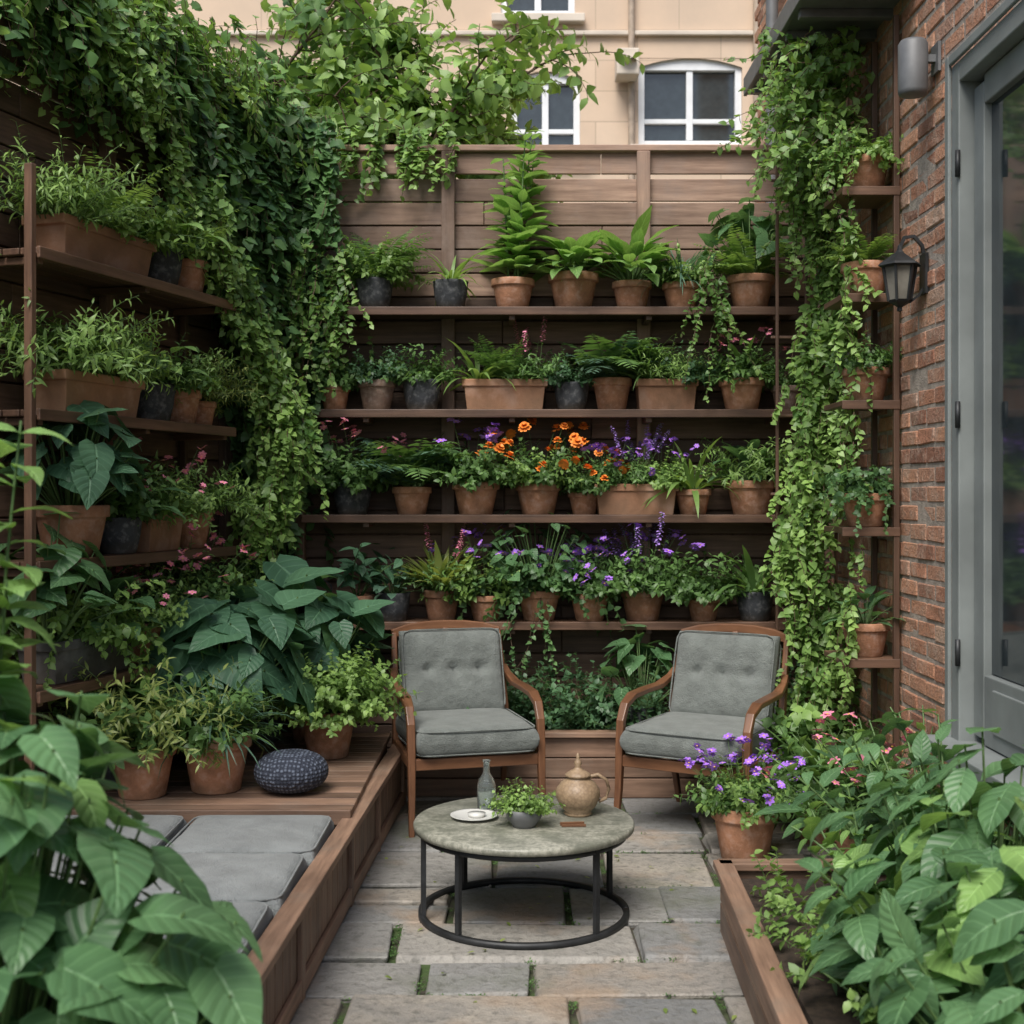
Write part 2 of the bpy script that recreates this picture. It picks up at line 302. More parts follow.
def rosette(g,n,L,W,el=(20,80),pet=(.05,.15),mi=0,prof='ovate',bend=.9,fold=.2,nseg=5,cols=3,br=.02,drop=.5,back=0,pr=.003,wave=0):
    az=np.arange(n)*2.4+RNG.uniform(0,.8,n); e=np.radians(RNG.uniform(*el,n)); pl=RNG.uniform(*pet,n)
    h=np.stack([np.cos(az),np.sin(az),0*az],1); d=h*np.cos(e)[:,None]+UP*np.sin(e)[:,None]
    p0=h*br*RNG.random((n,1)); p1=p0+d*pl[:,None]*.55+UP*(pl*.05)[:,None]; p2=p0+d*pl[:,None]
    g.tubes(np.stack([p0,p1,p2],1),pr,pr*.6,1,4)
    d2=nrm(d+h*drop*.6-UP*drop*.4); U=UP*np.cos(e)[:,None]*1.0-h*np.sin(e)[:,None]+UP*.15+RNG.normal(0,.15,(n,3))
    l=L*RNG.uniform(.7,1.15,n); g.leaves(p2,d2,U,l,W*l/L,mi,prof,bend,fold,nseg,np.clip(RNG.random(n)*.8+.2*np.sin(e),0,1),back,cols,wave)
def flower(g,pos,d,size,mi,npet=6,layers=1,cmi=None):
    d=nrm(np.array(d,float)); A=nrm(np.cross(d,[.1,.2,.97])); B=np.cross(A,d)
    for l in range(layers):
        a=np.arange(npet)/npet*6.283+l*.5; R=A[None]*np.cos(a)[:,None]+B[None]*np.sin(a)[:,None]; k=.15+.6*l/max(1,layers-1) if layers>1 else .25
        g.leaves(np.repeat(np.array(pos)[None],npet,0)+d*size*.08*l,R*(1-k*.8)+d*k,np.repeat(d[None],npet,0)-R*.3,size*.5*(1-.2*l),size*.42,mi,'petal',.5,.1,2)
    if cmi is not None: g.lathe([(size*.1,0),(size*.08,size*.06),(0,size*.09)],cmi,6,tuple(np.array(pos)))
def shell(g,c,R,n,L,W,prof='heart',bend=.6,down=-25,lv0=0,asp=1,stem=.004,nseg=7,base_z=-.25):
    c=np.array(c,float); R=np.array(R,float); s0=np.sin(np.radians(down))
    z=s0+(1-s0)*RNG.random(n); az=RNG.uniform(0,6.28,n); h=np.sqrt(1-z*z)
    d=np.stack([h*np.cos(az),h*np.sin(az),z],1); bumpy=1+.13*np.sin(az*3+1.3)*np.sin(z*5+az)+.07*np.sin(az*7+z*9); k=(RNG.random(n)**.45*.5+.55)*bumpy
    P=c+d*R*k[:,None]; base=c+np.array([0,0,base_z])+d*R*np.array([.2,.2,0]); mid=base*.45+P*.55+UP*R[2]*.08
    g.tubes(np.stack([base,base*.5+mid*.5,mid,mid*.45+P*.55,P],1),stem,stem*.6,1,5)
    rt=nrm(np.cross(d,RNG.normal(0,1,(n,3)))); hz=nrm(np.stack([d[:,0],d[:,1],0*az],1))
    D=rt*.55+hz*.55+d*.1+UP*RNG.uniform(-.55,.1,(n,1)); U=d*.75+UP*.65+RNG.normal(0,.22,(n,3))
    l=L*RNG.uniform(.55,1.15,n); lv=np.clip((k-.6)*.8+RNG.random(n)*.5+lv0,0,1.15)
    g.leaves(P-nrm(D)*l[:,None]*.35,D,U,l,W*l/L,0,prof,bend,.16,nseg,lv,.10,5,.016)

def F_herb(leaf='mid',L=.044,W=.027,ns=60,nl=14,h=(.12,.27),lean=(0,78),droop=(10,50),flo=None,nf=14,fs=.04,prof='ovate',lay=1,t0=.2):
    g=G(); p=grow(ns,h,lean,droop,br=.08); g.tubes(p,.0022,.001,1,3); leafon(g,p,nl,L,W,0,prof,t0=t0,nseg=3)
    mats=[LM[leaf],STEM]
    if flo:
        mats+=[FL[flo],FL['yel']]; q=grow(nf,(h[1]*.85,h[1]*1.25),(0,62),(5,25),br=.06); g.tubes(q,.002,.0012,1,3)
        for i in range(nf):
            for _ in range(3 if lay==1 else 1): flower(g,q[i,-1]+RNG.normal(0,.014,3),[RNG.normal(0,.5),RNG.normal(-.3,.5),1],fs*RNG.uniform(.8,1.2),2,6 if lay==1 else 9,lay,3 if lay==1 else None)
    return g.mesh('herb',mats)
def F_spike(leaf='mid',flo='lav',nq=12):
    g=G(); p=grow(52,(.12,.26),(0,70),(10,40),br=.06); g.tubes(p,.002,.001,1,3); leafon(g,p,14,.05,.02,0,'lance',nseg=3)
    q=grow(nq,(.28,.44),(0,28),(0,14),br=.05); g.tubes(q,.002,.0015,1,3); leafon(g,q,8,.04,.01,0,'lance',t0=.1)
    leafon(g,q,52,.022,.018,2,'petal',t0=.6,lel=.8,taper=.3,nseg=2); return g.mesh('spike',[LM[leaf],STEM,FL[flo]])
def F_fern(leaf='mid',n=26,ln=(.22,.38),L=.07,W=.019,nl=34,lean=(10,55),droop=(40,85)):
    g=G(); p=grow(n,ln,lean,droop,br=.03,K=9,wob=.05); g.tubes(p,.0025,.001,1,3); leafon(g,p,nl,L,W,0,'lance',t0=.12,arr='pin',lel=.78,bend=.4,nseg=3)
    return g.mesh('fern',[LM[leaf],STEM])
def F_blades(leaf='mid',n=34,L=.32,W=.036,el=(15,88),bend=1.2,ns=6):
    g=G(); rosette(g,n,L,W,el,(.01,.04),0,'blade',bend,.25,ns,3,.03,.1); return g.mesh('blades',[LM[leaf],STEM])
def F_broad(leaf='bigbright',n=24,L=.2,W=.1,el=(15,85),pet=(.06,.2),prof='ovate',bend=.9,back=0,wave=.01):
    g=G(); rosette(g,n,L,W,el,pet,0,prof,bend,.22,6,5,.03,.5,back,.004,wave); return g.mesh('broad',[LM[leaf],STEM])
def F_tall(leaf='bigbright'):
    g=G(); p=grow(5,(.62,.80),(0,7),(-4,4),br=.05); g.tubes(p,.007,.003,1,6); leafon(g,p,30,.23,.105,0,'ovate',t0=.06,lel=.72,bend=.45,nseg=5,cols=5,taper=.6,lvb=.4); return g.mesh('tall',[LM[leaf],STEM])
def F_trail(leaf='ivy',n=60,ln=(.2,.5),L=.045,W=.042):
    g=G(); p=grow(n,ln,(20,80),(70,130),br=.06,K=10); g.tubes(p,.002,.001,1,3); leafon(g,p,18,L,W,0,'heart',t0=.1,nseg=3,back=.15); 
    p=grow(40,(.1,.22),(0,60),(10,50),br=.06); leafon(g,p,10,L,W,0,'heart',nseg=3,back=.15); return g.mesh('trail',[LM[leaf],STEM])
def F_leggy(leaf='bigdark'):
    g=G(); p=grow(8,(.2,.36),(0,45),(10,40),br=.02); g.tubes(p,.004,.002,1,4); leafon(g,p,7,.12,.065,0,'ovate',t0=.4,nseg=5,cols=5,lel=.75); return g.mesh('leggy',[LM[leaf],STEM])
def F_mound(leaf='bright'):
    g=G(); p=grow(150,(.14,.34),(0,85),(5,35),br=.08); g.tubes(p,.002,.001,1,3); leafon(g,p,15,.04,.03,0,t0=.45,nseg=3); return g.mesh('mound',[LM[leaf],STEM])
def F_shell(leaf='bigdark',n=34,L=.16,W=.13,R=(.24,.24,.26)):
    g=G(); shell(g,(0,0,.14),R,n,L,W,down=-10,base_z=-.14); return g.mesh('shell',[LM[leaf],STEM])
FO={
'herb':[F_herb(),F_herb('dark'),F_herb('mid',.054,.034)],
'herbb':[F_herb('bright'),F_herb('bright',.036,.022,66,15)],
'herbfine':[F_herb('mid',.05,.011,80,16,(.12,.3),(0,60),(5,40),prof='lance'),F_herb('bright',.05,.012,80,16,(.12,.3),(0,70),(10,60),prof='lance')],
'feather':[F_herb('yellow',.055,.014,80,18,(.2,.38),(5,70),(40,90),prof='lance'),F_herb('bright',.055,.016,80,18,(.2,.38),(5,70),(40,90),prof='lance')],
'fern':[F_fern(),F_fern('bright')],'bigfern':[F_fern('blue',22,(.3,.42),.1,.032,26,(10,60),(50,110)),F_fern('mid',22,(.3,.42),.1,.034,26,(5,50),(50,100))],
'spiky':[F_blades('mid'),F_blades('bright',32,.28,.03)],'spikyy':[F_blades('yellow',38,.24,.038,(20,88),.7)],
'grass':[F_blades('mid',120,.28,.010,(30,88),1.2,5),F_blades('blue',120,.28,.011,(20,88),1.4,5)],
'broad':[F_broad(n=28),F_broad('bigbright',32,.22,.085)],'broadm':[F_broad('bigmid',28,.16,.09),F_broad('bigbright',30,.14,.075)],
'heart':[F_shell()],'heartb':[F_shell('bigmid',40,.13,.11)],'ivypot':[F_shell('bigmid',120,.075,.07,(.30,.26,.26))],'bluebroad':[F_broad('blue',44,.1,.06,(5,85),(.06,.16))],
'tall':[F_tall()],'trail':[F_trail(),F_trail('vine',50,(.15,.4),.04,.036)],'mound':[F_mound()],
'leggy':[F_leggy()],
'purple':[F_herb('mid',flo='purple',nf=18),F_herb('bright',flo='purple',nf=18)],'orange':[F_herb('mid',flo='orange',nf=30,fs=.056,lay=3)],
'pink':[F_herb('mid',flo='pink',nf=15,fs=.036),F_herb('bright',.036,.02,flo='pink',nf=15,fs=.034)],
'spike':[F_spike()],'pinkspike':[F_spike('mid','pink',5)],
}
NAMES={'herb':'potted_herb','herbb':'potted_herb','herbfine':'potted_rosemary','feather':'potted_feathery_shrub','fern':'potted_fern','bigfern':'potted_fern','spiky':'potted_spider_plant','spikyy':'potted_bromeliad',
'grass':'potted_grass','broad':'potted_broadleaf_plant','broadm':'potted_broadleaf_plant','heart':'potted_philodendron','heartb':'potted_philodendron','ivypot':'potted_ivy','bluebroad':'potted_begonia','tall':'potted_tall_plant','trail':'potted_trailing_ivy','leggy':'potted_leafy_plant',
'purple':'potted_purple_flowers','orange':'potted_orange_marigolds','pink':'potted_pink_flowers','spike':'potted_lavender','mound':'potted_boxwood','pinkspike':'potted_pink_flowers'}
def potmesh(mat,h=.82,rim=True):
    g=G()
    if rim: pr=[(0,0),(.33,0),(.35,.02),(.45,h*.72),(.455,h*.76),(.5,h*.77),(.505,h*.8),(.505,h*.97),(.495,h),(.45,h),(.44,h*.9),(.0,h*.9)]
    else: pr=[(0,0),(.34,0),(.37,.02),(.45,h*.5),(.485,h*.9),(.5,h*.98),(.49,h),(.455,h),(.44,h*.92),(.2,h*.92),(.0,h*.92)]; 
    mi=[0]*(len(pr)-2)+[1]; g.lathe(pr,mi,32); return g.mesh('pot',[mat,SOIL])
POTS={'t':potmesh(TERRA),'t2':potmesh(TERRA,.7),'d':potmesh(DARKPOT,.78,False),'b':potmesh(TAUPE,.8)}
def troughmesh(mat):
    g=G(); r=[(.22,.075,0),(.235,.09,.13),(.25,.1,.131),(.25,.1,.17),(.24,.09,.17),(.235,.085,.155)]
    V=[];F=[]
    for a,b,z in r: V+=[(-a,-b,z),(a,-b,z),(a,b,z),(-a,b,z)]
    for i in range(len(r)-1):
        for j in range(4): F.append((i*4+j,i*4+(j+1)%4,(i+1)*4+(j+1)%4,(i+1)*4+j))
    F.append((3,2,1,0)); k=len(r)*4-4; g.add(V,F,0,smooth=False); g.add([V[k],V[k+1],V[k+2],V[k+3]],[(0,1,2,3)],1,smooth=False)
    return g.mesh('trough',[mat,SOIL])
TR={'T':troughmesh(TERRA),'D':troughmesh(DARKPOT),'B':troughmesh(TAUPE)}
PH={'t':.82,'t2':.7,'d':.78,'b':.8}
def potted(x,y,z,kind,w,fo,s=1.0,name=None,rz=None):
    fl=[fo] if isinstance(fo,str) else fo
    e=empty(name or NAMES[fl[0]],(x,y,z)); 
    if kind in TR:
        e.rotation_euler[2]=rz or 0
        mkobj('planter_trough',TR[kind],e,.004,2,scale=(w/.5,1.0,1.0)); n=len(fl)
        for i,f in enumerate(fl):
            xx=(i-(n-1)/2)/max(n,1)*w*.95; mkobj('foliage',random.choice(FO[f]),e,loc=(xx,0,.15),rz=random.uniform(0,6.28),scale=s*random.uniform(.9,1.1))
    else:
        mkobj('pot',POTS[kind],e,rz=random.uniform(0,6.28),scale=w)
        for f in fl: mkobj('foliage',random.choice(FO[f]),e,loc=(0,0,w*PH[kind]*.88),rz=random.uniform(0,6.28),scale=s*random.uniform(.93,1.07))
    return e

# ---------------------------------------------------------------- ground & paving
g=G(); g.add([(-120,-120,-.022),(120,-120,-.022),(120,120,-.022),(-120,120,-.022)],[(0,1,2,3)],0); g.obj('ground',[GROUND])
g=G(); y=1.2; joints=[]
while y<7.0:
    h=random.choice([.32,.38,.44,.52]); x=-2.4+random.uniform(-.5,0)
    while x<1.8:
        w=random.choice([.36,.46,.6,.72,.86])
        parts=[(y,h)] if (h<.4 or random.random()<.65) else [(y,h*.55),(y+h*.55,h*.45)]
        for yy,hh in parts:
            g.box((x+w/2,yy+hh/2,-.014+random.uniform(-.006,.006)),(w-.024,hh-.024,.04),0,Matrix.Rotation(random.uniform(-.016,.016),3,'Z')@Matrix.Rotation(random.uniform(-.007,.007),3,'X'),jit=(.010,.010,.001))
            if -.7<x<1.0 and 3.3<yy<6.7:
                for _ in range(18):
                    if random.random()<.5: joints.append((x,yy+random.random()*hh))
                    else: joints.append((x+random.random()*w,yy))
        x+=w
    y+=h
g.obj('stone_paving',[PAVE],bevel=.010,seg=3)
J=np.array(joints); cl=np.sin(J[:,0]*7+J[:,1]*5)*np.sin(J[:,1]*8-J[:,0]*3)>-.25; sel=J[cl&(RNG.random(len(J))<.75)]; n=len(sel)*15; P=np.zeros((n,3)); P[:,:2]=np.repeat(sel,15,0)+RNG.normal(0,.011,(n,2)); P[:,2]=RNG.uniform(-.006,.004,n)
g=G(); g.leaves(P,np.stack([RNG.normal(0,1,n),RNG.normal(0,1,n),RNG.uniform(.1,1.1,n)],1),np.tile(UP,(n,1))+RNG.normal(0,.3,(n,3)),RNG.uniform(.006,.015,n),.007,0,nseg=2,lv=RNG.random(n)*.6); g.obj('moss',[LM['mid']])
n=60; P=np.stack([RNG.uniform(-.6,1.0,n),RNG.uniform(3.8,6.7,n),np.full(n,.014)],1); g=G(); g.leaves(P,np.stack([RNG.normal(0,1,n),RNG.normal(0,1,n),0*P[:,0]],1),np.tile(UP,(n,1))+RNG.normal(0,.1,(n,3)),.028,.016,0,nseg=3,lv=RNG.random(n)); g.obj('fallen_leaves',[LM['yellow']])

# ---------------------------------------------------------------- fences
def fence(name,p0,p1,ztop,mats,zsplit=None,bh=.135,post=(),gapz=None):
    e=empty(name); g=G(); p0=Vector(p0);p1=Vector(p1); d=(p1-p0); L=d.length; ang=math.atan2(d.y,d.x); rot=Matrix.Rotation(ang,3,'Z'); z=.02
    while z<ztop-.03:
        h=min(bh,ztop-z); cut=random.uniform(.35,.65); a=0
        for b in [cut,1]:
            c=p0+d*((a+b)/2); g.box((c.x,c.y,z+h/2),(L*(b-a)-.004,.022,h-.009),0 if not(zsplit and z>zsplit) else 1,rot@Matrix.Rotation(random.uniform(-.012,.012),3,'X')); a=b
        z+=h
        if gapz and abs(z-gapz)<.07: z+=.02
    g.obj('boards',mats,e,.003,1)
    g=G(); nr=Vector((math.sin(ang),-math.cos(ang),0))
    for t,zt in post:
        c=p0+d*t+nr*.035; g.box((c.x,c.y,zt/2),(.075,.045,zt),1,rot)
    c=p0+d*.5; g.box((c.x,c.y,ztop+.02),(L+.05,.09,.035),1,rot)
    g.obj('posts',mats,e,.004,1); 
    g=G(); c=p0+d*.5-nr*.03; g.box((c.x,c.y,1.6),(L,.012,3.2),0,rot); g.obj('backing',[W_FENCE],e)
    return e
fence('back_fence',(-1.42,7.4,0),(1.74,7.4,0),3.54,[W_FENCE,W_TOP],2.6,post=((.335,3.54),(.685,3.54)),gapz=3.36)
fX=lambda Y:-3.597+.302*Y
fence('side_fence',(fX(3.2),3.2,0),(fX(7.42),7.42,0),3.55,[W_FENCE,W_FENCE],post=((.36,3.55),(.62,3.55),(.86,3.55)))
e=empty('plant_shelf'); g=G()
SZ=[2.62,2.06,1.485,.90]
for z,(a,b) in zip(SZ,((-.9,1.56),(-1.12,1.6),(-1.15,1.62),(-1.12,1.6))):
    g.box(((a+b)/2,7.175,z-.015),(b-a,.13,.03)); g.box(((a+b)/2,7.31,z-.015),(b-a,.13,.03)); g.box(((a+b)/2,7.098,z-.02),(b-a,.02,.045))
    for x in (-.8,.0,.75,1.45): g.box((x,7.24,z-.05),(.035,.24,.035))
for x in (-1.17,1.65): g.box((x,7.2,1.4),(.05,.06,2.8))
g.obj('shelf_boards',[W_SHELF],e,.004,2)
e=empty('wall_plant_shelf'); g=G(); LZ=[2.53,1.92,1.345,.855]
d=Vector((.289,.957,0)); nl_=Vector((-.957,.289,0)); rot=Matrix.Rotation(math.atan2(.957,.289),3,'Z'); A=Vector((-1.78,4.9,0))
for z in LZ:
    for k in (.035,.115,.195,.27):
        c=A+d*.73+nl_*k; g.box((c.x,c.y,z-.014),(1.5,.074,.026),0,rot)
    c=A+d*.73-nl_*.008; g.box((c.x,c.y,z-.02),(1.5,.016,.045),0,rot)
    for s in(.02,.75,1.42):
        c=A+d*s+nl_*.15; g.box((c.x,c.y,z-.045),(.03,.28,.03),0,rot)
c=A-d*.03+nl_*.02; g.box((c.x,c.y,1.42),(.03,.035,2.84),0,rot)
c=A+d*1.49+nl_*.28; g.box((c.x,c.y,1.42),(.03,.035,2.84),0,rot)
g.obj('shelf_boards',[W_SHELF],e,.004,2)

# ---------------------------------------------------------------- brick house (right)
DY0,DY1,DZ0,DZ1=3.9,5.0,.66,3.24
e=empty('brick_house'); g=G(); ch=.082; XB=1.75; r=0; z=0
while z<5.2:
    y=1.5+(.11 if r%2 else 0)
    while y<9.2:
        w=.215; a,b=y,y+w
        if z+ch>DZ0-.04 and z<DZ1+.02 and b>DY0 and a<DY1+.01:
            if a<DY0: b=DY0-.004
            elif b>DY1+.01: a=DY1+.014
            else: y+=w+.014; continue
            if b-a<.03: y+=w+.014; continue
        g.box((XB+.05+random.gauss(0,.0022),(a+b)/2,z+ch/2),(.1,b-a,ch-.016),0,lv=min(1,max(0,random.gauss(.5,.26))),jit=.002); y+=w+.014
    z+=ch; r+=1
g.obj('bricks',[BRICK],e,.005,1)
g=G()
for a,b,zz0,zz1 in ((1.5,DY0,0,5.2),(DY1+.01,9.2,0,5.2),(DY0,DY1+.01,0,DZ0-.04),(DY0,DY1+.01,DZ1+.02,5.2)): g.box((XB+.055,(a+b)/2,(zz0+zz1)/2),(.1,b-a-.001,zz1-zz0-.001))
g.box((XB+1.6,5.3,2.6),(2.9,7.6,5.2)); g.obj('mortar',[MORTAR],e)
g=G(); y0,y1,z0,z1=DY0+.01,DY1,DZ0,DZ1
for c,s in (((XB,y1-.04,(z0+z1)/2),(.12,.08,z1-z0)),((XB,y0+.04,(z0+z1)/2),(.12,.08,z1-z0)),((XB,(y0+y1)/2,z1-.04),(.118,y1-y0-.162,.08)),
    ((XB-.03,(y0+y1)/2,z0-.02),(.26,y1-y0+.12,.05)),
    ((XB+.02,y1-.14,(z0+z1)/2-.04),(.05,.10,z1-z0-.14)),((XB+.02,y0+.14,(z0+z1)/2-.04),(.05,.10,z1-z0-.14)),((XB+.02,(y0+y1)/2,z1-.14),(.048,y1-y0-.382,.11)),((XB+.02,(y0+y1)/2,z0+.14),(.048,y1-y0-.382,.26)),
    ((XB-.068,y1+.012,(z0+z1)/2+.02),(.016,.04,z1-z0+.04)),((XB-.068,(y0+y1)/2,z1+.02),(.016,y1-y0-.02,.04))): g.box(c,s)
g.box((XB-.008,(y0+y1)/2,z0+.15),(.012,.5,.16))
g.obj('door_frame',[DOORP],e,.005,2)
g=G(); g.box((XB+.03,(y0+y1)/2,(z0+z1)/2+.05),(.01,y1-y0-.36,z1-z0-.45)); g.obj('door_glass',[GLASSD],e)
g=G()
for z in (1.0,1.9,2.85): g.lathe([(.0,-.05),(.010,-.05),(.010,.05),(0,.05)],0,10,(XB-.065,y1-.085,z))
g.obj('hinges',[METAL],e)
g=G(); g.box((1.55,6.4,3.85),(.5,1.7,.05)); g.box((1.302,6.4,3.87),(.02,1.72,.1)); 
for k in range(6): g.box((1.55,5.7+k*.28,3.805),(.46,.05,.04))
g.obj('canopy',[GREYM],e,.004)
g=G(); g.lathe([(.04,0),(.04,6.5)],0,16,(1.66,8.3,0)); g.obj('downpipe',[GREYM],e)

e=empty('wall_lantern',(XB-.11,5.5,2.5)); g=G()
g.lathe([(0,.16),(.008,.15),(.012,.13),(.02,.12),(.085,.075),(.092,.065),(.08,.06),(.0,.06)],0,6,smooth=False)
g.lathe([(0,-.13),(.012,-.125),(.01,-.11),(.045,-.09),(.052,-.08),(.0,-.078)],0,6,smooth=False)
for k in range(6):
    a=k/6*6.283; g.bar([(.070*math.cos(a),.070*math.sin(a),.062),(.047*math.cos(a),.047*math.sin(a),-.085)],.010,.010,(-math.sin(a),math.cos(a),0))
g.bar([(.0,0,.14),(.02,0,.185),(.06,0,.19),(.095,0,.15),(.105,0,.1),(.105,0,.02)],.014,.014,(0,1,0)); g.box((.103,0,.03),(.014,.08,.17)); g.bar([(.1,0,-.03),(.08,0,-.06),(.04,0,-.09)],.01,.01,(0,1,0))
g.obj('frame',[METAL],e,.002)
g=G(); g.lathe([(.043,-.08),(.064,.06)],0,6,smooth=False); g.obj('glass',[LGLASS],e)
e=empty('cylinder_wall_light',(XB-.1,5.35,3.36)); g=G(); g.lathe([(0,-.12),(.05,-.12),(.057,-.115),(.06,-.1),(.06,.09),(.05,.105),(.0,.11)],0,24); g.box((.06,0,.03),(.09,.03,.03)); g.box((.095,0,.03),(.012,.09,.12)); g.obj('body',[GREYM],e)

e=empty('corner_plant_shelf'); g=G(); CZ=[2.98,2.5,2.02,1.45,.86]
for z in CZ: g.box((1.61,6.0,z-.014),(.26,.34,.026)); g.box((1.61,5.83,z-.02),(.26,.014,.04))
g.box((1.725,5.84,1.9),(.026,.026,3.7)); g.box((1.725,6.19,1.9),(.026,.026,3.7))
for x in (1.35,1.5,1.65): g.box((x,6.62,1.95),(.016,.016,3.7))
for z in np.arange(.4,3.8,.4): g.box((1.5,6.634,z),(.36,.012,.014))
g.obj('shelf_boards',[W_SHELF],e,.003)

# ---------------------------------------------------------------- benches and planters
def boxplanter(name,x0,x1,y0,y1,h,skew=0,mat=W_BENCH,cap=.06,faces='fl'):
    e=empty(name); g=G()
    def side(p0,p1):
        p0=Vector(p0);p1=Vector(p1);d=p1-p0;L=d.length;rot=Matrix.Rotation(math.atan2(d.y,d.x),3,'Z')
        k=max(2,round(h/.11))
        for i in range(k):
            c=p0+d*.5; g.box((c.x,c.y,(i+.5)*(h-.03)/k),(L,.022,(h-.03)/k-.006),0,rot)
        c=p0+d*.5; g.box((c.x,c.y,h-.012),(L+cap*.5,cap,.028),0,rot)
    if 'l' in faces: side((x0-skew,y0,0),(x0,y1,0))
    if 'f' in faces: side((x0,y0,0),(x1,y0,0))
    if 'b' in faces: side((x0,y1,0),(x1,y1,0))
    g.obj('boards',[mat],e,.004,2)
    g=G(); g.box(((x0+x1)/2,(y0+y1)/2,h/2-.03),(x1-x0-.05,y1-y0-.05,h-.05)); g.obj('soil',[SOIL],e)
    return e
boxplanter('back_raised_planter',-.62,1.72,6.84,7.36,.35,cap=.09,faces='f')
boxplanter('raised_garden_planter',.77,1.7,1.6,4.74,.26,skew=.12,cap=.07,faces='lb')
e=empty('wooden_corner_bench'); g=G()
xr=lambda Y:-.585-.04*(6.54-Y)
rotb=Matrix.Rotation(math.atan2(1,.04),3,'Z')
Y=3.35
while Y<6.74:
    g.box((xr(Y+.05),Y+.05,.15),(.098,.02,.30),0,rotb); Y+=.104
for Y in (3.4,4.1,5.06,5.8,6.68): g.box((xr(Y)+.018,Y,.15),(.055,.018,.30),0,rotb)
g.box((xr(5.1)+.012,5.05,.318),(3.44,.075,.03),0,rotb); g.box((xr(5.1)+.016,5.05,.045),(3.42,.016,.06),0,rotb)
Y=5.1
while Y<6.75: g.box((-1.28,Y+.05,.345),(1.3,.098,.028),0); Y+=.104
g.box((-1.28,5.088,.335),(1.3,.02,.06)); 
g.box((-1.25,4.2,.14),(1.1,1.7,.26)); g.box((-1.3,5.95,.16),(1.3,1.65,.31)); g.box((-1.2,3.35,.15),(1.05,.02,.3))
g.obj('bench_frame',[W_BENCH],e,.004,2)
def cushion(g,c,w,d,h,rot=None,tuft=(),mi=0,n=34,pw=12,ex=.32,td=.2):
    u=np.linspace(-1,1,n+1); a=np.sign(u)*(1-(1-np.abs(u))**1.6); Uu,Vv=np.meshgrid(a,a,indexing='ij')
    t=((1-np.abs(Uu)**pw)*(1-np.abs(Vv)**pw))**ex
    puff=.84+.16*(1-Uu**2)*(1-Vv**2)
    zt=h/2*t*puff
    for (tx,ty) in tuft:
        rr=(((Uu-tx)*w/2)**2+((Vv-ty)*d/2)**2); zt=zt-h*td*np.exp(-rr/(.022**2))-h*.10*np.exp(-rr/(.075**2))
    if tuft: zt=zt-h*.035*np.exp(-((Vv-tuft[0][1])*d/2)**2/.014**2)*(np.abs(Uu)<.9)
    zt=zt+.003*np.sin(Uu*5+1+Vv*2)*np.sin(Vv*6+c[0]*9)*t; zt[0,:]=zt[-1,:]=0; zt[:,0]=zt[:,-1]=0
    X=Uu*w/2*(1-.02*(1-Vv**2)); Yy=Vv*d/2*(1-.02*(1-Uu**2))
    for sg in (1,-1):
        V=np.stack([X,Yy,sg*zt],-1).reshape(-1,3)
        if rot is not None: V=V@np.array(rot.to_3x3()).T
        f=[(i*(n+1)+j,(i+1)*(n+1)+j,(i+1)*(n+1)+j+1,i*(n+1)+j+1) for i in range(n) for j in range(n)]
        if sg<0: f=[x[::-1] for x in f]
        g.add(V+np.array(c),f,mi)
    for zz in (h*.33,-h*.33):
        pts=[]
        for k in range(73):
            th=k/72*2*math.pi; cx,sy=math.cos(th),math.sin(th); q=(abs(cx)**12+abs(sy)**12)**(1/12)
            pts.append((cx/q*w/2*.975,sy/q*d/2*.975,zz))
        V=np.array(pts)
        if rot is not None: V=V@np.array(rot.to_3x3()).T
        g.tubes((V+np.array(c))[None],.004,.004,mi,6)
g=G()
for i,Y in enumerate((4.76,4.23,3.70)):
    cushion(g,(-.955-.04*(4.76-Y),Y,.315),.54,.525,.13)
    cushion(g,(-1.52,Y,.315),.54,.525,.13)
g.obj('seat_cushions',[FABRIC2],e)
g=G(); a=np.linspace(-math.pi/2,math.pi/2,15); g.lathe([(.155*math.cos(t)**.75 if abs(math.cos(t))>1e-3 else 0,.085*math.sin(t)+.085) for t in a],0,40); g.obj('knitted_pouf',[YARN],loc=(-.92,5.42,.36))

